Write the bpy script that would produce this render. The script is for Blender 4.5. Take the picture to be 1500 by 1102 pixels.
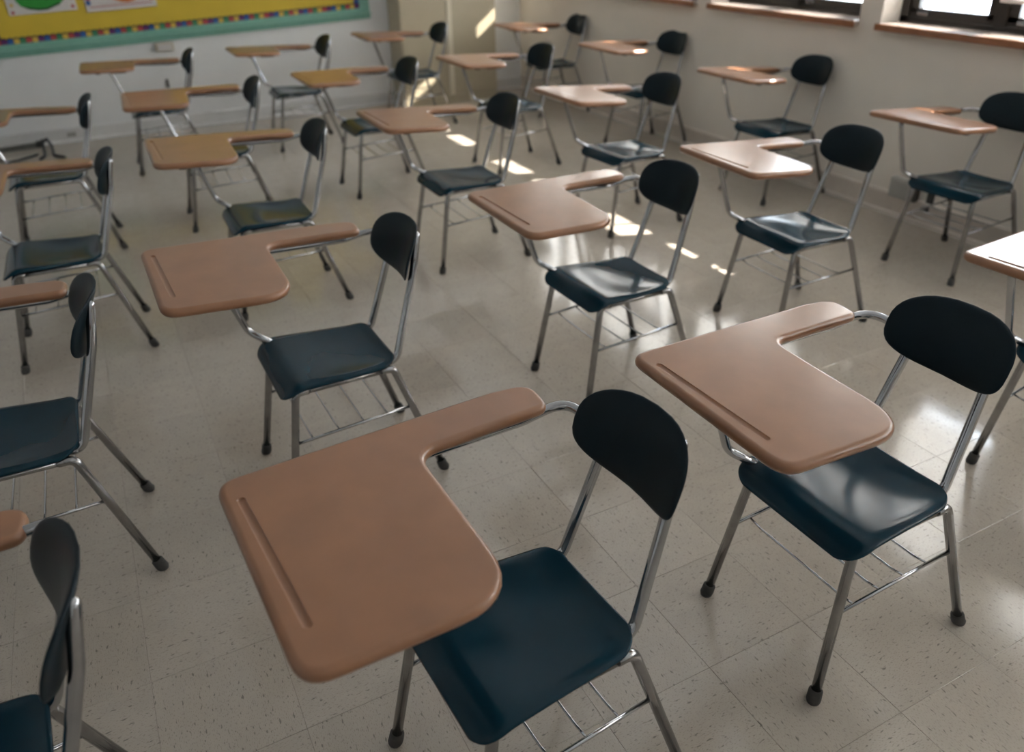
import bpy, bmesh, math, random
from mathutils import Vector, Matrix
random.seed(7)
for o in list(bpy.data.objects): bpy.data.objects.remove(o)
SC = bpy.context.scene
C = SC.collection

# ------------------------------------------------------------------ camera, world, sun, exposure
# room axes: X runs along the bulletin-board wall towards the window wall, Y runs towards the board wall
WX, BY = 4.217, 7.97                 # inner faces of the window wall and of the board wall
LX, FY, CZ = -3.3, -2.6, 3.0         # left wall, wall behind the camera, ceiling
PHI, PITCH, ROLL, CAMZ, FPX = math.radians(26.845), 0.495715, -0.02298, 1.6906, 1165.1
def to_room(v): return Vector((v.x*math.cos(PHI)+v.y*math.sin(PHI), -v.x*math.sin(PHI)+v.y*math.cos(PHI), v.z))
fwd = Vector((0, math.cos(PITCH), -math.sin(PITCH))); rt = Vector((1, 0, 0)); upv = rt.cross(fwd)
r2 = to_room(math.cos(ROLL)*rt + math.sin(ROLL)*upv); u2 = to_room(-math.sin(ROLL)*rt + math.cos(ROLL)*upv); f2 = to_room(fwd)
cam = bpy.data.cameras.new('camera'); camo = bpy.data.objects.new('camera', cam); C.objects.link(camo)
camo.matrix_world = Matrix(((r2.x, u2.x, -f2.x, 0), (r2.y, u2.y, -f2.y, 0), (r2.z, u2.z, -f2.z, CAMZ), (0, 0, 0, 1)))
cam.sensor_width = 36; cam.lens = 36*FPX/1500; cam.shift_y = -50/1500; cam.clip_start = 0.05
cam.dof.use_dof = True; cam.dof.focus_distance = 1.8; cam.dof.aperture_fstop = 2.2
SC.camera = camo

wd = bpy.data.worlds.new('sky'); SC.world = wd; wd.use_nodes = True
bg = wd.node_tree.nodes['Background']; bg.inputs[0].default_value = (0.80, 0.90, 1.0, 1); bg.inputs[1].default_value = 12.5

sun = bpy.data.lights.new('sun', 'SUN'); sun.energy = 20; sun.angle = 0.009; sun.color = (1.0, 0.94, 0.85)
suno = bpy.data.objects.new('sun', sun); C.objects.link(suno)
suno.rotation_euler = Vector((-1, 0.40, -0.76)).to_track_quat('-Z', 'Y').to_euler(); suno.location = (9, -1, 6)

SC.view_settings.view_transform = 'Standard'; SC.view_settings.look = 'None'
SC.view_settings.gamma = 1; SC.view_settings.use_curve_mapping = False; SC.view_settings.exposure = 1.0

# windows of the window wall: y range, heights of the two blind bottoms (far panel, near panel)
SILL, HEAD = 1.075, 2.45
WINS = [(6.618, 7.72, 1.31, 1.29), (5.11, 6.46, 1.275, 1.285), (3.602, 4.952, 1.295, 1.275), (2.094, 3.444, 1.335, 1.225),
        (0.586, 1.936, 1.19, 1.19), (-0.922, 0.428, 1.19, 1.19), (-2.43, -1.08, 1.19, 1.19)]
for y0, y1, *_ in WINS:              # light portals: only guide the sampling of the sky through the openings
    l = bpy.data.lights.new('window_portal', 'AREA'); l.shape = 'RECTANGLE'; l.size = y1-y0; l.size_y = HEAD-SILL
    l.cycles.is_portal = True
    o = bpy.data.objects.new('window_portal', l); C.objects.link(o); o.location = (WX+0.22, (y0+y1)/2, (SILL+HEAD)/2)
    o.rotation_euler = Vector((-1, 0, 0)).to_track_quat('-Z', 'Z').to_euler()

# ------------------------------------------------------------------ materials
def lin(r, g, b):
    f = lambda c: c/12.92 if c <= .04045 else ((c+.055)/1.055)**2.4
    return (f(r/255), f(g/255), f(b/255), 1)
MATS = {}
def mat(name, col, rough=.5, metal=0., spec=.5, noise=0., nscale=20., bump=0., bscale=200., coat=0., coatr=.1):
    m = bpy.data.materials.new(name); m.use_nodes = True; nt = m.node_tree; N = nt.nodes; L = nt.links
    b = N['Principled BSDF']; b.inputs['Base Color'].default_value = col; b.inputs['Roughness'].default_value = rough
    b.inputs['Metallic'].default_value = metal; b.inputs['Specular IOR Level'].default_value = spec
    b.inputs['Coat Weight'].default_value = coat; b.inputs['Coat Roughness'].default_value = coatr
    tc = N.new('ShaderNodeTexCoord')
    if noise:
        n = N.new('ShaderNodeTexNoise'); n.inputs['Scale'].default_value = nscale; n.inputs['Detail'].default_value = 5
        L.new(tc.outputs['Object'], n.inputs['Vector'])
        r = N.new('ShaderNodeMapRange'); r.inputs[1].default_value = .3; r.inputs[2].default_value = .7
        r.inputs[3].default_value = 1-noise; r.inputs[4].default_value = 1+noise; L.new(n.outputs[0], r.inputs[0])
        mx = N.new('ShaderNodeVectorMath'); mx.operation = 'SCALE'; mx.inputs[0].default_value = col[:3]
        L.new(r.outputs[0], mx.inputs['Scale']); L.new(mx.outputs[0], b.inputs['Base Color'])
    if bump:
        n = N.new('ShaderNodeTexNoise'); n.inputs['Scale'].default_value = bscale; n.inputs['Detail'].default_value = 3
        L.new(tc.outputs['Object'], n.inputs['Vector'])
        bp = N.new('ShaderNodeBump'); bp.inputs['Strength'].default_value = bump; bp.inputs['Distance'].default_value = .002
        L.new(n.outputs[0], bp.inputs['Height']); L.new(bp.outputs[0], b.inputs['Normal'])
    MATS[name] = m; return m
mat('tan_plastic', (0.315, 0.148, 0.074, 1), .30, noise=.10, nscale=9, bump=.05, bscale=350, coat=.35, coatr=.14)
mat('navy_plastic', (0.0045, 0.030, 0.048, 1), .17, spec=.24, noise=.15, nscale=6, bump=.03, bscale=25)
mat('dark_plastic', (0.004, 0.011, 0.016, 1), .40, spec=.18, noise=.15, nscale=8, bump=.06, bscale=500)
mat('chrome', (0.47, 0.475, 0.49, 1), .08, metal=1, noise=.06, nscale=30)
mat('leg_chrome', (0.36, 0.355, 0.355, 1), .18, metal=1, noise=.10, nscale=30)
mat('rubber', (0.048, 0.045, 0.041, 1), .75, noise=.2, nscale=60)
mat('wall_white', (0.74, 0.74, 0.73, 1), .55, noise=.03, nscale=3, bump=.15, bscale=60)
mat('wall_beige', (0.74, 0.68, 0.60, 1), .5, noise=.03, nscale=3, bump=.15, bscale=60)
mat('ceiling_white', (0.82, 0.81, 0.79, 1), .9, noise=.05, nscale=40)
mat('base_tan', (0.60, 0.53, 0.46, 1), .4, noise=.05, nscale=10)
mat('base_white', (0.66, 0.65, 0.63, 1), .45, noise=.05, nscale=10)
mat('cabinet_paint', (0.44, 0.38, 0.27, 1), .35, noise=.04, nscale=4)
mat('stile_paint', (0.66, 0.60, 0.47, 1), .3, noise=.03, nscale=4)
mat('sill_top', (0.50, 0.42, 0.37, 1), .22, noise=.12, nscale=12, coat=.6, coatr=.12)
mat('green_trim', (0.20, 0.42, 0.33, 1), .4, noise=.06, nscale=20)
mat('yellow_paper', (0.62, 0.44, 0.035, 1), .6, noise=.05, nscale=4)
mat('white_card', (0.62, 0.58, 0.55, 1), .5, noise=.04, nscale=30)
mat('bronze_frame', (0.030, 0.026, 0.023, 1), .35, metal=.4, noise=.1, nscale=20)
mat('sill_wood', (0.30, 0.13, 0.065, 1), .18, noise=.2, nscale=12, coat=.5, coatr=.08)
mat('outlet_beige', (0.50, 0.42, 0.30, 1), .4, noise=.03)
mat('outlet_grey', (0.36, 0.35, 0.32, 1), .4, noise=.03)
mat('black_cable', (0.008, 0.008, 0.010, 1), .45, noise=.1)
mat('raceway', (0.085, 0.085, 0.072, 1), .4, noise=.1)
mat('grout', (0.24, 0.205, 0.17, 1), .6, noise=.1)
for n, c in dict(dot_red=(.40,.05,.05,1), dot_blue=(.02,.10,.32,1), dot_green=(.04,.22,.10,1), dot_purple=(.12,.02,.13,1),
                 dot_yellow=(.62,.40,.06,1), dot_black=(.012,.012,.014,1), print_green=(.02,.26,.03,1), print_green_dark=(.004,.06,.008,1), print_orange=(.55,.16,.02,1)).items():
    mat(n, c, .55, noise=.06, nscale=40)

def glass_mat():
    m = bpy.data.materials.new('window_glass'); m.use_nodes = True; N = m.node_tree.nodes; L = m.node_tree.links; N.clear()
    o = N.new('ShaderNodeOutputMaterial'); t = N.new('ShaderNodeBsdfTransparent'); g = N.new('ShaderNodeBsdfGlossy'); g.inputs['Roughness'].default_value = .02
    t.inputs[0].default_value = (.95, .95, .95, 1); f = N.new('ShaderNodeFresnel'); f.inputs[0].default_value = 1.45; mx = N.new('ShaderNodeMixShader')
    L.new(f.outputs[0], mx.inputs[0]); L.new(t.outputs[0], mx.inputs[1]); L.new(g.outputs[0], mx.inputs[2]); L.new(mx.outputs[0], o.inputs[0]); MATS['glass'] = m
glass_mat()
def blind_mat():
    m = bpy.data.materials.new('blind_slat'); m.use_nodes = True; N = m.node_tree.nodes; L = m.node_tree.links; N.clear()
    o = N.new('ShaderNodeOutputMaterial'); d = N.new('ShaderNodeBsdfDiffuse'); t = N.new('ShaderNodeBsdfTranslucent'); mx = N.new('ShaderNodeMixShader')
    d.inputs[0].default_value = (.78, .77, .73, 1); t.inputs[0].default_value = (.74, .72, .70, 1); mx.inputs[0].default_value = .5
    L.new(d.outputs[0], mx.inputs[1]); L.new(t.outputs[0], mx.inputs[2]); L.new(mx.outputs[0], o.inputs[0]); MATS['blind'] = m
blind_mat()
TS, TX0, TY0 = 0.315, -0.2125, 1.637          # tile size and one joint crossing
def floor_mat():
    m = bpy.data.materials.new('vinyl_tile'); m.use_nodes = True; nt = m.node_tree; N = nt.nodes; L = nt.links
    b = N['Principled BSDF']
    def math_(op, a, bb=None, c=None):
        n = N.new('ShaderNodeMath'); n.operation = op
        for i, v in enumerate((a, bb, c)):
            if v is None: continue
            if isinstance(v, (int, float)): n.inputs[i].default_value = v
            else: L.new(v, n.inputs[i])
        return n.outputs[0]
    geo = N.new('ShaderNodeNewGeometry'); sp = N.new('ShaderNodeSeparateXYZ'); L.new(geo.outputs['Position'], sp.inputs[0])
    ix = math_('FLOOR', math_('DIVIDE', math_('SUBTRACT', sp.outputs[0], TX0), TS))
    iy = math_('FLOOR', math_('DIVIDE', math_('SUBTRACT', sp.outputs[1], TY0), TS))
    par = math_('FLOORED_MODULO', math_('ADD', ix, iy), 2.0)
    wn = N.new('ShaderNodeTexWhiteNoise'); wn.noise_dimensions = '2D'; cv = N.new('ShaderNodeCombineXYZ'); L.new(ix, cv.inputs[0]); L.new(iy, cv.inputs[1]); L.new(cv.outputs[0], wn.inputs['Vector'])
    A = N.new('ShaderNodeCombineXYZ'); L.new(sp.outputs[0], A.inputs[0]); L.new(sp.outputs[1], A.inputs[1])
    B = N.new('ShaderNodeCombineXYZ'); L.new(sp.outputs[1], B.inputs[0]); L.new(sp.outputs[0], B.inputs[1])
    mv = N.new('ShaderNodeMix'); mv.data_type = 'VECTOR'; L.new(par, mv.inputs[0]); L.new(A.outputs[0], mv.inputs[4]); L.new(B.outputs[0], mv.inputs[5])
    def noise(scl, detail, rough=.5):
        v = N.new('ShaderNodeVectorMath'); v.operation = 'MULTIPLY'; v.inputs[1].default_value = scl; L.new(mv.outputs[1], v.inputs[0])
        n = N.new('ShaderNodeTexNoise'); n.inputs['Scale'].default_value = 1; n.inputs['Detail'].default_value = detail; n.inputs['Roughness'].default_value = rough
        L.new(v.outputs[0], n.inputs['Vector']); return n.outputs[0]
    def mr(v, a, bb, c, d):
        n = N.new('ShaderNodeMapRange'); L.new(v, n.inputs[0])
        for i, q in enumerate((a, bb, c, d)): n.inputs[i+1].default_value = q
        return n.outputs[0]
    big = mr(noise((55, 150, 1), 1.5, .4), .645, .715, 0, 1)       # dark flecks
    fine = mr(noise((150, 420, 1), 1.5, .5), .57, .70, 0, .42)    # fine flecks
    cloud = mr(noise((9, 16, 1), 4), .3, .7, .96, 1.035)
    tone = mr(wn.outputs[0], 0, 1, .97, 1.03)
    k = math_('MULTIPLY', cloud, tone)
    base = N.new('ShaderNodeVectorMath'); base.operation = 'SCALE'; base.inputs[0].default_value = (0.47, 0.415, 0.350); L.new(k, base.inputs['Scale'])
    m1 = N.new('ShaderNodeMix'); m1.data_type = 'RGBA'; L.new(fine, m1.inputs[0]); L.new(base.outputs[0], m1.inputs[6]); m1.inputs[7].default_value = (.16, .145, .11, 1)
    m2 = N.new('ShaderNodeMix'); m2.data_type = 'RGBA'; L.new(math_('MULTIPLY', big, .62), m2.inputs[0]); L.new(m1.outputs[2], m2.inputs[6]); m2.inputs[7].default_value = (.10, .10, .08, 1)
    L.new(m2.outputs[2], b.inputs['Base Color'])
    pn = N.new('ShaderNodeTexNoise'); pn.inputs['Scale'].default_value = 3.5; pn.inputs['Detail'].default_value = 4; L.new(geo.outputs['Position'], pn.inputs['Vector'])
    L.new(mr(pn.outputs[0], .3, .7, .075, .15), b.inputs['Roughness'])
    b.inputs['Specular IOR Level'].default_value = .7
    bn = N.new('ShaderNodeTexNoise'); bn.inputs['Scale'].default_value = 14; bn.inputs['Detail'].default_value = 3; L.new(geo.outputs['Position'], bn.inputs['Vector'])
    bp = N.new('ShaderNodeBump'); bp.inputs['Strength'].default_value = .06; bp.inputs['Distance'].default_value = .004; L.new(bn.outputs[0], bp.inputs['Height']); L.new(bp.outputs[0], b.inputs['Normal'])
    MATS['tile'] = m
floor_mat()

# ------------------------------------------------------------------ mesh helpers
def obj(name, bm, m, parent=None, smooth=None, loc=None):
    me = bpy.data.meshes.new(name); bm.normal_update(); bm.to_mesh(me); bm.free()
    for x in (m if isinstance(m, (list, tuple)) else [m]): me.materials.append(MATS[x])
    if smooth: me.polygons.foreach_set('use_smooth', [True]*len(me.polygons))
    o = bpy.data.objects.new(name, me); C.objects.link(o)
    if parent: o.parent = parent
    if loc: o.location = loc
    return o
def tag(o, label, cat, group=None):
    o['label'] = label; o['category'] = cat
    if group: o['group'] = group
    return o
def struct(o): o['kind'] = 'structure'; return o
def empty(name, loc=(0, 0, 0), rz=0.):
    o = bpy.data.objects.new(name, None); C.objects.link(o); o.location = loc; o.rotation_euler = (0, 0, rz); o.empty_display_size = .1; return o
def box(bm, x0, x1, y0, y1, z0, z1, bev=0., mi=0):
    g = bmesh.ops.create_cube(bm, size=1)['verts']
    for v in g: v.co = Vector((x0+(v.co.x+.5)*(x1-x0), y0+(v.co.y+.5)*(y1-y0), z0+(v.co.z+.5)*(z1-z0)))
    fs = {f for v in g for f in v.link_faces}
    for f in fs: f.material_index = mi
    if bev: bmesh.ops.bevel(bm, geom=list({e for v in g for e in v.link_edges}), offset=bev, segments=2, affect='EDGES', profile=.6)
    return bm
def boxes(*bs, bev=0.):
    bm = bmesh.new()
    for b in bs: box(bm, *b, bev=bev)
    return bm
def fillet(pts, rad, n=6):
    pts = [Vector(p) for p in pts]; out = [pts[0]]
    for i in range(1, len(pts)-1):
        r = rad[i] if isinstance(rad, (list, tuple)) else rad
        p, a, b = pts[i], pts[i-1], pts[i+1]
        da, db = (a-p), (b-p); la, lb = da.length, db.length; da.normalize(); db.normalize()
        ang = da.angle(db)
        if ang > 3.1: out.append(p); continue
        t = min(r/math.tan(ang/2), la*.49, lb*.49)
        p0, p1 = p+da*t, p+db*t
        for k in range(n+1):
            s = k/n; out.append((1-s)**2*p0+2*s*(1-s)*p+s*s*p1)
    out.append(pts[-1]); return out
def tube(bm, path, r, seg=10, cap=True, rend=None):
    path = [Vector(p) for p in path]; rings = []; prev = None
    for i, p in enumerate(path):
        t = (path[min(i+1, len(path)-1)]-path[max(i-1, 0)]).normalized()
        if prev is None:
            ref = Vector((0, 0, 1)) if abs(t.z) < .9 else Vector((0, 1, 0)); nrm = t.cross(ref).normalized()
        else:
            nrm = (prev-t*prev.dot(t)).normalized()
        prev = nrm; bn = t.cross(nrm)
        rr = r if not isinstance(r, (list, tuple)) else r[i]
        rings.append([bm.verts.new(p+rr*(math.cos(a)*nrm+math.sin(a)*bn)) for a in [2*math.pi*k/seg for k in range(seg)]])
    for a, b in zip(rings, rings[1:]):
        for k in range(seg):
            f = bm.faces.new((a[k], a[(k+1) % seg], b[(k+1) % seg], b[k])); f.smooth = True
    if cap:
        bm.faces.new(rings[0][::-1]); bm.faces.new(rings[-1])
    bmesh.ops.recalc_face_normals(bm, faces=bm.faces[:])
    return bm
def tube_obj(name, path, r, m, parent=None, seg=10): return obj(name, tube(bmesh.new(), path, r, seg), m, parent)

# ------------------------------------------------------------------ the room
floor = struct(obj('floor', boxes((LX-.2, WX+.2, FY-.2, BY+.2, -.12, -.0025)), 'grout'))
struct(obj('ceiling', boxes((LX-.2, WX+.5, FY-.2, BY+.2, CZ, CZ+.15)), 'ceiling_white'))
struct(obj('wall_board', boxes((LX, WX, BY, BY+.2, -.05, CZ)), 'wall_white'))
struct(obj('wall_left', boxes((LX-.2, LX, FY, BY+.2, -.05, CZ)), 'wall_white'))
struct(obj('wall_behind', boxes((LX-.2, WX+.3, FY-.2, FY, -.05, CZ)), 'wall_white'))
WT = .30                                       # thickness of the window wall
bm = boxes((WX, WX+WT, FY, BY+.2, -.05, SILL-.03), (WX, WX+WT, FY, BY+.2, HEAD, CZ))
ys = sorted([(a, b) for a, b, *_ in WINS]); edges = [FY]+[v for ab in ys for v in ab]+[BY+.2]
for i in range(0, len(edges), 2): box(bm, WX, WX+WT, edges[i], edges[i+1], SILL-.03, HEAD)
struct(obj('wall_window', bm, 'wall_beige'))

def profile_strip(name, prof, axis, a0, a1, m):
    bm = bmesh.new(); R = []
    for a in (a0, a1):
        R.append([bm.verts.new((WX-d, a, z) if axis == 'Y' else (a, BY-d, z)) for d, z in prof])
    n = len(prof)
    for k in range(n): bm.faces.new((R[0][k], R[0][(k+1) % n], R[1][(k+1) % n], R[1][k]))
    bm.faces.new(R[0]); bm.faces.new(R[1][::-1]); bmesh.ops.recalc_face_normals(bm, faces=bm.faces[:])
    return struct(obj(name, bm, m))
PROF = [(0, 0), (.030, 0), (.030, .010), (.024, .020), (.016, .024), (.014, .024), (.014, .118), (.020, .122), (.020, .130), (.012, .138), (0, .138)]
profile_strip('baseboard_window', PROF, 'Y', FY+.01, BY-.031, 'base_tan')
profile_strip('baseboard_board', [(d, z*.85) for d, z in PROF], 'X', LX+.01, WX-.001, 'base_white')

# floor tiles: the ones that show largest are objects of their own, the rest one stuff part
bm = bmesh.new(); g = .0003
for lo, hi in (((g, g), (TS-g, TS-g)),):
    x0, y0 = lo; x1, y1 = hi; e = .0007
    vb = [bm.verts.new(p) for p in ((x0, y0, -.0025), (x1, y0, -.0025), (x1, y1, -.0025), (x0, y1, -.0025))]
    vm = [bm.verts.new(p) for p in ((x0, y0, -.0006), (x1, y0, -.0006), (x1, y1, -.0006), (x0, y1, -.0006))]
    vt = [bm.verts.new(p) for p in ((x0+e, y0+e, 0), (x1-e, y0+e, 0), (x1-e, y1-e, 0), (x0+e, y1-e, 0))]
    for A, B in ((vb, vm), (vm, vt)):
        for k in range(4): bm.faces.new((A[k], A[(k+1) % 4], B[(k+1) % 4], B[k]))
    bm.faces.new(vt)
tile_me = bpy.data.meshes.new('floor_tile'); bm.to_mesh(tile_me); bm.free(); tile_me.materials.append(MATS['tile'])
def in_view(p):
    d = p-Vector((0, 0, CAMZ)); z = d.dot(f2)
    if z < .2: return False, 9
    px, py = 750+FPX*d.dot(r2)/z, 501-FPX*d.dot(u2)/z
    return -40 < px < 1540 and -40 < py < 1150, z
tiles = []
for i in range(-11, 16):
    for j in range(-15, 22):
        x, y = TX0+i*TS, TY0+j*TS
        if x+TS < LX or x > WX or y+TS < FY or y > BY: continue
        vis, z = in_view(Vector((x+TS/2, y+TS/2, 0)))
        whole = x > LX and x+TS < WX-.03 and y > FY and y+TS < BY-.03
        tiles.append((0 if vis and whole else 1, z, x, y))
tiles.sort()
rest = []
for n, (k, z, x, y) in enumerate(tiles):
    if k == 0 and n < 300:
        o = bpy.data.objects.new('tile', tile_me); C.objects.link(o); o.location = (x, y, 0); o.parent = floor
    else: rest.append((x, y))
V, F = [], []
base_v = [v.co.copy() for v in tile_me.vertices]; base_f = [list(p.vertices) for p in tile_me.polygons]
for x, y in rest:
    n = len(V); V += [(min(max(v.x+x, LX), WX), min(max(v.y+y, FY), BY), v.z) for v in base_v]; F += [[i+n for i in f] for f in base_f]
me = bpy.data.meshes.new('distant_tiles'); me.from_pydata(V, [], F); me.materials.append(MATS['tile'])
o = bpy.data.objects.new('distant_tiles', me); C.objects.link(o); o.parent = floor; o['kind'] = 'stuff'

# windows with sill, bronze frame, two sashes with panes
FX = WX+.155
for n, (y0, y1, bl, br) in enumerate(WINS, 1):
    w = struct(empty('window_%d' % n, (0, 0, 0)))
    ym = (y0+y1)/2+(.05 if n == 4 else 0.)
    bm = bmesh.new(); box(bm, WX-.035, FX+.01, y0+.001, y1-.001, SILL-.032, SILL, bev=.006)
    sl = obj('window_sill', bm, 'sill_top', w)
    obj('sill_edge', boxes((WX-.047, WX-.0345, y0-.003, y1+.003, SILL-.040, SILL-.002), bev=.004), 'sill_wood', sl)
    z0, z1 = SILL, HEAD
    obj('frame', boxes((FX, FX+.075, y0, y1, z0, z0+.028), (FX, FX+.075, y0, y1, z1-.04, z1), (FX, FX+.075, y0, y0+.055, z0, z1), (FX, FX+.075, y1-.055, y1, z0, z1)), 'bronze_frame', w)
    obj('mullion', boxes((FX-.012, FX+.08, ym-.032, ym+.032, z0+.02, z1-.03), bev=.004), 'bronze_frame', w)
    for a, b in ((ym+.032, y1-.055), (y0+.055, ym-.032)):
        s = obj('sash', boxes((FX+.012, FX+.055, a, b, z0+.028, z0+.075), (FX+.012, FX+.055, a, b, z1-.085, z1-.04), (FX+.012, FX+.055, a, a+.055, z0+.05, z1-.06), (FX+.012, FX+.055, b-.055, b, z0+.05, z1-.06)), 'bronze_frame', w)
        obj('pane', boxes((FX+.030, FX+.034, a+.05, b-.05, z0+.065, z1-.075)), 'glass', s)
        obj('sash_latch', boxes((FX-.005, FX+.014, b-.13, b-.06, z0+.040, z0+.062), bev=.004), 'chrome', s)

# venetian blinds, one per sash
slat_bm = None
for n, (y0, y1, bl, br) in enumerate(WINS, 1):
    ym = (y0+y1)/2+(.05 if n == 4 else 0.)
    for side, a, b, zb in (('far', ym+.01, y1-.012, bl), ('near', y0+.012, ym-.01, br)):
        r = empty('venetian_blind', (WX+.105, (a+b)/2, zb))
        order = ['window nearest the tall cabinet', 'second window from the tall cabinet', 'third window from the tall cabinet', 'fourth window from the tall cabinet', 'fifth window from the tall cabinet', 'sixth window from the tall cabinet', 'seventh window from the tall cabinet'][n-1]
        tag(r, 'white venetian blind with tilted slats, %s sash of %s' % ('cabinet-side' if side == 'far' else 'other', order), 'blind', 'venetian blinds in the windows')
        h = (b-a)/2
        obj('bottom_rail', boxes((-.014, .014, -h, h, 0, .018), bev=.004), 'white_card', r)
        ln = HEAD-zb
        obj('head_rail', boxes((-.022, .022, -h, h, ln-.04, ln-.002), bev=.003), 'white_card', r)
        cnt = int((ln-.06)/.0215)
        bm = bmesh.new()
        ta = math.radians(36); ws = [-.0125, -.006, 0, .006, .0125]      # half-closed slats, room edge up: no sun gets past them
        P = [(w*math.cos(ta), -w*math.sin(ta)+.0015*(1-(w/.0125)**2)) for w in ws]
        vs = [[bm.verts.new((x, s*h, z)) for x, z in P] for s in (-1, 1)]
        for k in range(4): bm.faces.new((vs[0][k], vs[0][k+1], vs[1][k+1], vs[1][k])).smooth = True
        first = obj('slat', bm, 'blind', r, loc=(0, 0, .03))
        for k in range(1, cnt):
            s = first.copy(); C.objects.link(s); s.parent = r; s.location = (0, 0, .03+k*.0215)
        for q in (-.6, .6):
            obj('cord', tube(bmesh.new(), [(-.014, q*h, .01), (-.014, q*h, ln-.03)], .0012, 5), 'white_card', r)

# ------------------------------------------------------------------ bulletin board
BX0, BX1, BZ = -.675, 2.575, .768
brd = empty('bulletin_board', ((BX0+BX1)/2, BY, BZ)); brd.rotation_euler = (0, math.radians(-1.7), 0); bcx = (BX0+BX1)/2
tag(brd, 'yellow paper bulletin board with scalloped border and pale green wooden frame', 'bulletin board')
HB = 1.30
def bb(*bs, bev=0.): return boxes(*[(x0-bcx, x1-bcx, -y1, -y0, z0, z1) for x0, x1, y0, y1, z0, z1 in bs], bev=bev)
obj('backing', bb((BX0+.04, BX1-.04, .0, .012, .05, HB-.05)), 'yellow_paper', brd)
obj('bottom_rail', bb((BX0, BX1, .0, .030, .0, .042), (BX0, BX1, .0, .060, .042, .056), (BX0, BX1, .0, .022, .056, .098), bev=.003), 'green_trim', brd)
obj('top_rail', bb((BX0, BX1, .0, .026, HB-.09, HB), bev=.004), 'green_trim', brd)
for x in (BX0, BX1-.095): obj('side_rail', bb((x, x+.095, .0, .026, .098, HB-.09), bev=.004), 'green_trim', brd)
# scalloped border strip along the inside of the frame
cols = ['dot_black', 'dot_red', 'dot_purple', 'dot_blue', 'dot_yellow', 'dot_green', 'dot_red', 'dot_yellow', 'dot_purple', 'dot_blue', 'dot_red', 'dot_green', 'dot_yellow']
border = bmesh.new(); ci = 0
def disc(bm, cx, cz, r, y, th, mi, n=9):
    top = [bm.verts.new((cx-bcx+r*math.cos(2*math.pi*k/n), -(y+th), cz+r*math.sin(2*math.pi*k/n))) for k in range(n)]
    bot = [bm.verts.new((v.co.x, -y, v.co.z)) for v in top]
    bm.faces.new(top).material_index = mi
    for k in range(n): bm.faces.new((bot[k], bot[(k+1) % n], top[(k+1) % n], top[k])).material_index = mi
xa, xb, za, zb_ = BX0+.095, BX1-.095, .098, HB-.09
path = [(x, za+.022) for x in [xa+.02+.045*k for k in range(int((xb-xa)/.045))]]+[(xb-.022, z) for z in [za+.06+.045*k for k in range(int((zb_-za-.06)/.045))]]+[(xa+.022, z) for z in [za+.06+.045*k for k in range(int((zb_-za-.06)/.045))]]
box(border, xa-bcx, xb-bcx, -.0135, -.012, za-.01, za+.020, mi=0); box(border, xb-.02-bcx, xb+.01-bcx, -.0135, -.012, za, zb_, mi=0); box(border, xa-.01-bcx, xa+.02-bcx, -.0135, -.012, za, zb_, mi=0)
for k, (x, z) in enumerate(path):
    mi = 1+k % (len(cols)-1)
    disc(border, x, z, .0300, .012, .0018, 0); disc(border, x, z-.004 if k < int((xb-xa)/.045) else z, .0235, .013, .0018, mi)
bmesh.ops.recalc_face_normals(border, faces=border.faces[:])
obj('scalloped_border', border, cols, brd)
# posters pinned to the board
def blob(pts, y0, y1, mx):
    bm = bmesh.new(); a = [bm.verts.new((x, -y1, z)) for x, z in pts]; b = [bm.verts.new((x, -y0, z)) for x, z in pts]
    bm.faces.new(a); n = len(a)
    for k in range(n): bm.faces.new((b[k], b[(k+1) % n], a[(k+1) % n], a[k]))
    bmesh.ops.recalc_face_normals(bm, faces=bm.faces[:]); return bm
def poster(x0, x1, z0, label, which):
    r = empty('poster', ((x0+x1)/2, BY-.0135, z0)); r.rotation_euler = (0, math.radians(-2), 0); h = (x1-x0)/2
    tag(r, label, 'poster', 'posters on the yellow board')
    obj('card', boxes((-h, h, -.012, 0, 0, .62), bev=.002), 'white_card', r)
    y = .0122
    if which == 'green':
        obj('printed_shape', blob([(-.175, .10), (-.15, .062), (-.10, .036), (-.03, .022), (.03, .022), (.075, .038), (.13, .055), (.17, .085), (.19, .14), (.19, .30), (.12, .42), (-.10, .44), (-.17, .34), (-.19, .20)], y, y+.0012, 0), 'print_green', r)
        obj('printed_shadow', blob([(-.15, .064), (-.10, .034), (-.03, .019), (.035, .019), (.08, .036), (.135, .053), (.125, .066), (.07, .050), (.03, .036), (-.03, .036), (-.09, .050)], y+.001, y+.0018, 0), 'print_green_dark', r)
        for k in range(3): obj('printed_bar', boxes((-.10+k*.07, -.05+k*.075, -.0145, -.012, .115, .14)), 'print_green_dark', r)
        for x, z, c in ((-h+.03, .02, 'dot_red'), (-h+.035, .075, 'dot_yellow'), (-h+.02, .14, 'dot_blue'), (h-.03, .03, 'dot_red'), (h-.025, .1, 'dot_green')):
            obj('printed_dot', blob([(x+.014*math.cos(a*.785), z+.014*math.sin(a*.785)) for a in range(8)], y, y+.001, 0), c, r)
    else:
        obj('printed_shape', blob([(.05+.16*math.cos(a*math.pi/10), .20+.15*math.sin(a*math.pi/10)) for a in range(20)], y, y+.0012, 0), 'print_orange', r)
        bm = bmesh.new()
        for k in range(26): box(bm, -h+.03+k*(2*h-.06)/26, -h+.03+(k+.6)*(2*h-.06)/26, -.0135, -.012, .030, .042)
        obj('printed_border', bm, 'dot_red', r)
        for x, z, c in ((-h+.025, .07, 'dot_blue'), (-h+.03, .105, 'dot_red'), (h-.025, .07, 'dot_red')):
            obj('printed_dot', blob([(x+.02*math.cos(a*.785), z+.02*math.sin(a*.785)) for a in range(8)], y, y+.001, 0), c, r)
poster(-.425, .075, 1.045, 'white poster with a big green shape on the yellow bulletin board', 'green')
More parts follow.
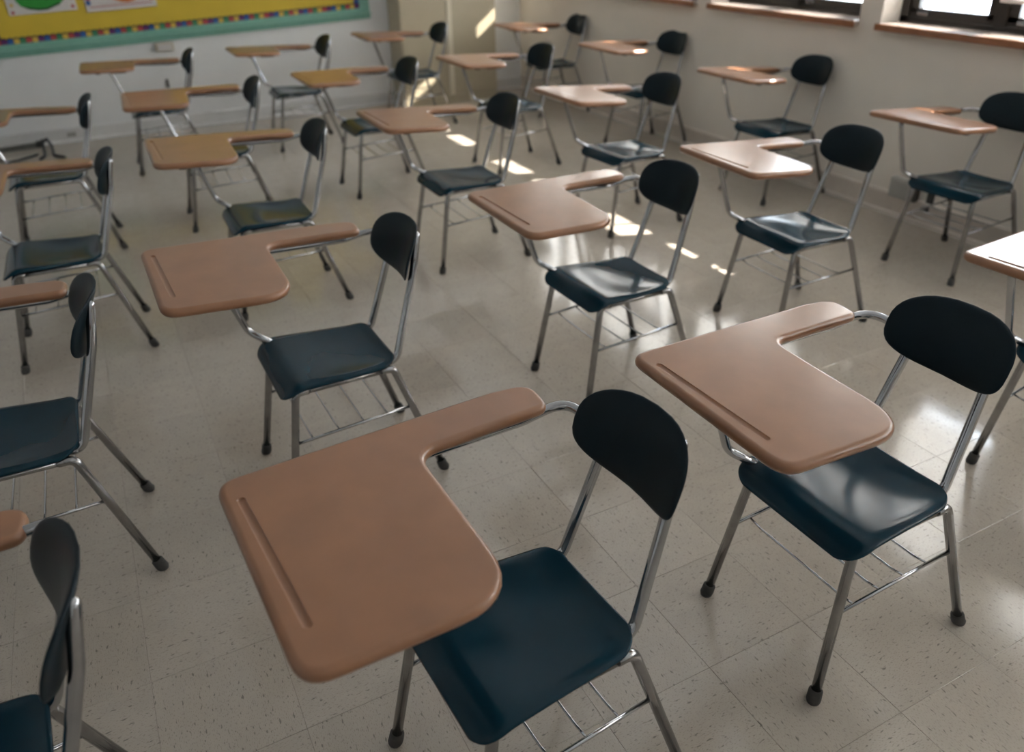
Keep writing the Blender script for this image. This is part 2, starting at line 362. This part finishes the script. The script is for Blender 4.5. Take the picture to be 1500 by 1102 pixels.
poster(.14, .69, 1.035, 'white poster with an orange round shape on the yellow bulletin board', 'orange')

# ------------------------------------------------------------------ tall cabinet in the corner
cab = empty('storage_cabinet', (3.25, 7.775, 0)); tag(cab, 'tall beige two-door storage cabinet in the corner beside the bulletin board', 'cabinet')
cw, cd, chh = .50, .165, 1.98
obj('body', boxes((-cw, cw, -cd+.02, cd, .0, chh), bev=.004), 'cabinet_paint', cab)
obj('plinth', boxes((-cw+.01, cw-.01, -cd+.004, -cd+.03, .0, .075)), 'cabinet_paint', cab)
for s in (-1, 1):
    d = obj('door', boxes((min(s*.028, s*(cw-.004)), max(s*.028, s*(cw-.004)), -cd, -cd+.019, .085, chh-.02), bev=.004), 'cabinet_paint', cab)
    obj('handle', boxes((s*.07-.009, s*.07+.009, -cd-.03, -cd, 1.0, 1.16), bev=.005), 'chrome', d)
obj('centre_stile', boxes((-.026, .026, -cd-.010, -cd+.02, .08, chh-.01), bev=.005), 'stile_paint', cab)

# ------------------------------------------------------------------ small wall fittings and cables
o = empty('outlet_box', (.675, BY, .712)); tag(o, 'small beige surface outlet box just below the green board frame', 'outlet')
obj('box', boxes((-.075, .075, -.045, 0, -.032, .032), bev=.006), 'outlet_beige', o)
obj('face_plate', boxes((-.060, .062, -.049, -.044, -.026, .026), bev=.002), 'white_card', o)
o = empty('wall_hook', (.637, BY, .405)); tag(o, 'small dark metal hook on white wall below the beige outlet box', 'hook')
obj('plate', boxes((-.012, .012, -.006, 0, -.035, .035), bev=.003), 'rubber', o)
obj('prong', tube(bmesh.new(), fillet([(0, -.004, .015), (0, -.035, .010), (0, -.035, -.03), (0, -.012, -.035)], .012, 4), .006, 8), 'rubber', o)
o = empty('wall_plate', (-.225, BY-.0125, .062)); tag(o, 'small grey cover plate on the baseboard below the bulletin board', 'plate')
obj('plate', boxes((-.035, .035, -.006, 0, -.018, .018), bev=.003), 'outlet_grey', o)
for q in (-.022, .022): obj('screw', boxes((q-.004, q+.004, -.0085, -.005, -.004, .004), bev=.001), 'chrome', o)
o = empty('power_box', (WX, 3.045, .185)); tag(o, 'grey metal outlet box low on the window wall', 'outlet')
obj('box', boxes((-.055, 0, -.075, .075, -.06, .06), bev=.008), 'outlet_grey', o)
obj('face_plate', boxes((-.060, -.054, -.060, .060, -.048, .048), bev=.003), 'outlet_grey', o)
obj('plug', boxes((-.045, -.004, -.104, -.078, -.060, .055), bev=.006), 'rubber', o)
o = empty('wall_bracket', (WX-.001, 2.865, .175)); tag(o, 'small dark metal bracket on the window wall beside the grey outlet box', 'bracket')
obj('plate', boxes((-.012, 0, -.022, .022, -.065, .045), bev=.004), 'rubber', o)
obj('foot', boxes((-.035, -.010, -.012, .030, -.085, -.060), bev=.004), 'rubber', o)

o = empty('cable_cover', (-1.0, 7.86, 0)); tag(o, 'dark grey cable cover strip lying on the floor by the board wall', 'cable cover')
bm = bmesh.new(); P = [(-.04, 0), (-.028, .028), (-.012, .036), (.012, .036), (.028, .028), (.04, 0)]
va = [[bm.verts.new((x, y+sl, z)) for y, z in P] for x, sl in ((-.70, -.09), (.50, .065))]
for k in range(6): bm.faces.new((va[0][k], va[0][(k+1) % 6], va[1][(k+1) % 6], va[1][k]))
bm.faces.new(va[0]); bm.faces.new(va[1][::-1]); bmesh.ops.recalc_face_normals(bm, faces=bm.faces[:])
obj('cover', bm, 'raceway', o)
obj('end_cap', boxes((.49, .53, .02, .105, 0, .042), bev=.006), 'rubber', o)
for k, pts_ in enumerate(([(-.455, 7.905, .03), (-.42, 7.86, .075), (-.39, 7.70, .055), (-.38, 7.50, .008), (-.30, 7.38, .008)],
                          [(-.455, 7.865, .02), (-.45, 7.80, .085), (-.45, 7.68, .05), (-.445, 7.52, .008), (-.48, 7.42, .008)],
                          [(-1.0, 7.80, .008), (-.90, 7.62, .010), (-.77, 7.50, .014), (-.66, 7.45, .008), (-.50, 7.60, .008)])):
    e = tube_obj('cable', fillet(pts_, .05, 5), .011 if k < 2 else .009, 'black_cable', None, 8)
    tag(e, ['black cable drooping from the end of the floor cable cover', 'second black cable bent down from the end of the cable cover', 'black cable lying loose on the floor in front of the cable cover'][k], 'cable', 'black cables by the board wall')

# ------------------------------------------------------------------ tablet-arm chair desk
ZT, TXM = .755, .069
def rounded(poly, rads, n=7):
    out = []; N = len(poly)
    for i in range(N):
        p = Vector(poly[i]); a = Vector(poly[i-1]); b = Vector(poly[(i+1) % N])
        da, db = a-p, b-p; la, lb = da.length, db.length; da.normalize(); db.normalize(); ang = da.angle(db)
        t = min(rads[i]/math.tan(ang/2), la*.49, lb*.49); p0, p1 = p+da*t, p+db*t
        for k in range(n+1):
            s = k/n; out.append((1-s)**2*p0+2*s*(1-s)*p+s*s*p1)
    return out
def offset_loop(P, d):
    n = len(P); out = []
    for i in range(n):
        t = (P[(i+1) % n]-P[i-1]).normalized(); out.append(P[i]+Vector((-t.y, t.x))*d)   # inward for counter-clockwise loops
    return out
def tablet_mesh():
    poly = [(.500, -.296), (.500, .196), (.141, .196), (.133, -.212), (-.192, -.236), (-.203, -.338), (-.10, -.344)]
    rads = [.045, .055, .115, .058, .032, .050, .05]
    P = rounded(poly, rads)
    bm = bmesh.new(); loops = []
    prof = [(.016, -.027), (.006, -.0255), (.0015, -.0205), (0, -.0145), (.0009, -.0085), (.0042, -.0030), (.0090, -.0005), (.0125, 0), (.0140, 0)]
    for off, z in prof: loops.append([bm.verts.new((p.x, p.y, z)) for p in offset_loop(P, off)])
    n = len(P)
    for A, B in zip(loops, loops[1:]):
        for k in range(n): bm.faces.new((A[k], A[(k+1) % n], B[(k+1) % n], B[k])).smooth = True
    bm.faces.new(loops[-1]); bm.faces.new(loops[0][::-1])
    bmesh.ops.recalc_face_normals(bm, faces=bm.faces[:])
    return bm
def make_tablet(parent):
    t = obj('tablet', tablet_mesh(), 'tan_plastic')
    cut = bmesh.new()                                    # pencil groove: long half-round trough
    a, b = Vector((.469, -.222)), Vector((.458, .100)); d = (b-a).normalized(); s = Vector((-d.y, d.x)); rad = .0085; dep = .0045
    secs = []
    for q in range(9):
        ph = math.pi*q/8; secs.append((math.cos(ph)*rad, math.sin(ph)))
    L = (b-a).length; st = []
    for k in range(6): st.append((-rad*math.cos(k*math.pi/12), math.sin(k*math.pi/12) or .12))
    sts = [(x, w) for x, w in st]+[(L-x, w) for x, w in reversed(st)]
    rings = []
    for x, w in sts:
        w = max(w, .15); c0 = a+d*x
        rings.append([cut.verts.new(((c0+s*(o*w)).x, (c0+s*(o*w)).y, -dep*h*(.3+.7*w))) for o, h in secs[1:-1]]+[cut.verts.new(((c0-s*rad*w).x, (c0-s*rad*w).y, .004)), cut.verts.new(((c0+s*rad*w).x, (c0+s*rad*w).y, .004))])
    n = len(rings[0])
    for A, B in zip(rings, rings[1:]):
        for k in range(n): cut.faces.new((A[k], A[(k+1) % n], B[(k+1) % n], B[k]))
    cut.faces.new(rings[0][::-1]); cut.faces.new(rings[-1]); bmesh.ops.recalc_face_normals(cut, faces=cut.faces[:])
    co = obj('groove_cutter', cut, 'tan_plastic')
    md = t.modifiers.new('groove', 'BOOLEAN'); md.object = co; md.operation = 'DIFFERENCE'; md.solver = 'EXACT'
    dg = bpy.context.evaluated_depsgraph_get(); me = bpy.data.meshes.new_from_object(t.evaluated_get(dg))
    t.modifiers.clear(); t.data = me; bpy.data.objects.remove(co)
    t.parent = parent; t.location = (0, 0, ZT)
    return t
def seat_mesh():
    bm = bmesh.new(); X0, X1 = -.145, .238; nu, nv = 22, 18; rows = []
    xs = []
    for i in range(nu+1):
        s = i/nu; xs.append(X0+(X1-X0)*(.5-.5*math.cos(math.pi*s))*.55+(X1-X0)*s*.45)
    for x in xs:
        u = (x-X0)/(X1-X0); w = .170+(.203-.170)*u
        for r, dx in ((.060, x-X0), (.055, X1-x)):
            if dx < r: w -= r-math.sqrt(max(r*r-(r-dx)**2, 0))
        row = []
        for j in range(nv+1):
            v = math.sin((j/nv*2-1)*math.pi/2)*.6+(j/nv*2-1)*.4
            y = v*w
            z = .4415+.016*u
            dish = (1-min(1, abs(y)/.185)**2.4)*math.exp(-((x+.02)/.13)**2)
            z -= .020*dish
            z += .010*max(0, (-.085-x)/.06)**2                      # lip at the back
            if x > .165: z -= .050*((x-.165)/.073)**2.1               # waterfall front
            e = abs(y)/(.170+(.203-.170)*u)
            if e > .86: z -= .010*((e-.86)/.14)**2
            row.append(bm.verts.new((x, y, z)))
        rows.append(row)
    for a, b in zip(rows, rows[1:]):
        for j in range(nv): bm.faces.new((a[j], b[j], b[j+1], a[j+1])).smooth = True
    bmesh.ops.remove_doubles(bm, verts=bm.verts[:], dist=1e-5)
    bmesh.ops.recalc_face_normals(bm, faces=bm.faces[:])
    if sum(f.normal.z for f in bm.faces) < 0: bmesh.ops.reverse_faces(bm, faces=bm.faces[:])
    return bm
def back_mesh():
    WB, HB_, CB, TB, XB, ZB, EX = .162, .087, .043, .33, -.247, .757, 2.8
    bm = bmesh.new(); nr, na = 9, 40; rings = {1: [], -1: []}
    for s in (1, -1):
        for i in range(1, nr+1):
            r = math.sin(i/nr*math.pi/2); th = .0070*(1-r**7)**.5 if r < 1 else 0
            ring = []
            if s == -1 and i == nr: rings[s].append(rings[1][-1]); continue
            for k in range(na):
                a = 2*math.pi*k/na; c, sn = math.cos(a), math.sin(a)
                u = math.copysign(abs(c)**(2/EX), c)*WB*r; v = math.copysign(abs(sn)**(2/EX), sn)*HB_*r
                x = XB+CB*(u/WB)**2-v*math.tan(TB)-.010*(v/HB_)**2
                ring.append(bm.verts.new((x+s*th, u, ZB+v+s*th*.3)))
            rings[s].append(ring)
        c = bm.verts.new((XB+s*.007, 0, ZB)); R = rings[s]
        for k in range(na): bm.faces.new((c, R[0][k], R[0][(k+1) % na]))
        for A, B in zip(R, R[1:]):
            for k in range(na): bm.faces.new((A[k], B[k], B[(k+1) % na], A[(k+1) % na]))
    bmesh.ops.recalc_face_normals(bm, faces=bm.faces[:])
    for f in bm.faces: f.smooth = True
    return bm
def make_desk():
    t = empty('chair_desk'); RT = .0122
    tb = make_tablet(t)
    # chrome arm under the tablet: behind the backrest, round to the arm rest, forward, and down to the seat frame
    zt = lambda x: ZT+TXM*x-.037
    path = fillet([(-.246, -.120, .735), (-.247, -.258, .730), (-.14, -.268, zt(-.14)), (.24, -.245, zt(.24)), (.325, -.225, zt(.325)+.003), (.238, -.212, .475), (.165, -.150, .432)], [0, .060, .07, .10, .035, .05, 0], 6)
    tube_obj('support_arm', path, .0115, 'chrome', t, 12)
    obj('bracket', boxes((.20, .30, -.10, .14, -.038, -.0265), bev=.003), 'rubber', tb)
    obj('bumper', boxes((.37, .40, .140, .168, -.036, -.0265), bev=.003), 'rubber', tb)
    s = obj('seat', seat_mesh(), 'navy_plastic', t)
    md = s.modifiers.new('thickness', 'SOLIDIFY'); md.thickness = .010; md.offset = -1
    md = s.modifiers.new('round', 'SUBSURF'); md.levels = 1; md.render_levels = 1
    b = obj('backrest', back_mesh(), 'dark_plastic', t)
    for sd in (-1, 1):
        post = fillet([(.09, sd*.128, .424), (-.150, sd*.126, .420), (-.242, sd*.104, .705), (-.2655, sd*.094, .816)], [0, .045, .25, 0], 7); d = (post[-1]-post[-2]).normalized(); e = post[-1]
        post += [e+d*.006, e+d*.010, e+d*.012]; rr = [RT]*(len(post)-3)+[RT*.85, RT*.55, RT*.2]
        tube_obj('back_post', post, rr, 'chrome', t, 12)
    ft = {}
    for sd in (-1, 1):
        tops = (.185, sd*.160, .418), (-.120, sd*.160, .414)
        tube_obj('side_rail', [(.150, sd*.160, .4185), (-.085, sd*.160, .4155)], .0100, 'leg_chrome', t, 10)
        for nm, foot, top, inn in (('f', (.262, sd*.196, 0), (.190, sd*.160, .4195), (.150, sd*.160, .4185)), ('r', (-.257, sd*.206, 0), (-.125, sd*.160, .415), (-.085, sd*.160, .4155))):
            F = Vector(foot); T = Vector(top); low = F+(T-F)*.03
            lg = tube_obj('leg', fillet([low, T, inn], .028, 6), RT, 'leg_chrome', t, 12)
            bm = bmesh.new(); d = (T-F).normalized()
            tube(bm, [Vector((F.x, F.y, .0)), Vector((F.x, F.y, .006)), F+d*.014, F+d*.034, F+d*.037], [.0155, .0174, .0174, .0166, .0140], 14)
            obj('foot_cap', bm, 'rubber', lg); ft[(nm, sd)] = (F, T)
    for sd in (-1, 1):
        A = ft[('f', sd)]; B = ft[('r', sd)]
        p = A[0]+(A[1]-A[0])*(.250/.4195); q = B[0]+(B[1]-B[0])*(.268/.415)
        tube_obj('basket_rail', [p, q], .0052, 'chrome', t, 8); ft[('bar', sd)] = (p, q)
    for f in (.15, .37, .585, .79):
        a = ft[('bar', -1)][0].lerp(ft[('bar', -1)][1], f); b2 = ft[('bar', 1)][0].lerp(ft[('bar', 1)][1], f)
        z = Vector((0, 0, -.004)); m1, m2 = a.lerp(b2, .12)-Vector((0, 0, .010)), a.lerp(b2, .88)-Vector((0, 0, .010))
        tube_obj('basket_wire', [a+z, m1, m2, b2+z], .0032, 'chrome', t, 6)
    tube_obj('cross_bar', [(.135, -.160, .418), (.135, .160, .418)], .008, 'leg_chrome', t, 8)
    return t
proto = make_desk()
def copy_tree(o, parent=None):
    c = o.copy(); C.objects.link(c); c.parent = parent
    for ch in list(o.children): copy_tree(ch, c)
    return c
ORD = ['first', 'second', 'third', 'fourth', 'fifth']
ROWS = {'row against the window wall': [19, 15, 11, 6], 'second row from the windows': [18, 14, 10, 5, 7],
        'third row from the windows': [17, 13, 9, 4, 2], 'fourth row from the windows': [16, 12, 8, 3, 1], 'fifth row from the windows': [20, 21, 22, 23]}
POSE = [(1, .549, 1.010, 183.7, .0605, -.0299), (2, 1.464, 1.011, 180.41, .0603, -.0109), (3, .525, 2.293, 181.14, .0714, -.0163), (4, 1.649, 2.336, 181.42, .0409, -.0222),
        (5, 2.66, 2.383, 178.74, .0905, -.0045), (6, 3.853, 2.436, 181.71, .1025, .0059), (7, 2.658, 1.071, 184.95, .0786, -.0095), (8, .665, 3.807, 179.54, .0698, -.0149),
        (9, 1.706, 3.853, 180.37, .0792, -.0077), (10, 2.765, 3.86, 182.85, .0979, -.0137), (11, 3.924, 3.832, 180.78, .0933, -.0091), (12, .648, 5.192, 177.25, .0327, -.0145),
        (13, 1.715, 5.316, 181.01, .041, -.0141), (14, 2.773, 5.331, 183.04, .072, -.0159), (15, 3.942, 5.291, 184.65, .0672, -.0227), (16, .474, 6.693, 177.88, .0365, .0185),
        (17, 1.549, 6.802, 179.28, .0531, .0146), (18, 2.655, 6.994, 180.55, .065, -.0013), (19, 3.943, 6.76, 177.85, .0683, -.0044), (20, -.284, 5.147, 179.87, .0747, .0317),
        (21, -.259, 3.761, 179.57, .0636, .0035), (22, -.393, 2.259, 179.6, .0729, .001), (23, -.467, 1.127, 182.8, .0850, .0300)]
for i, (n, x, y, rz, tx, ty) in enumerate(POSE):
    d = copy_tree(proto) if i else proto
    d.location = (x, y, 0); d.rotation_euler = (0, 0, math.radians(rz))
    for ch in d.children:
        if ch.name.split('.')[0] == 'tablet': ch.rotation_euler = (math.atan(ty), -math.atan(tx), 0)
    for row, lst in ROWS.items():
        if n in lst:
            k = ORD[lst.index(n)]
            lab = ('tan tablet chair desk, %s visible from the bulletin-board wall, %s' if 'fifth' in row else 'tan tablet chair desk, %s from the bulletin-board wall, %s') % (k, row)
            tag(d, lab, 'chair desk', 'tablet chair desks in rows')
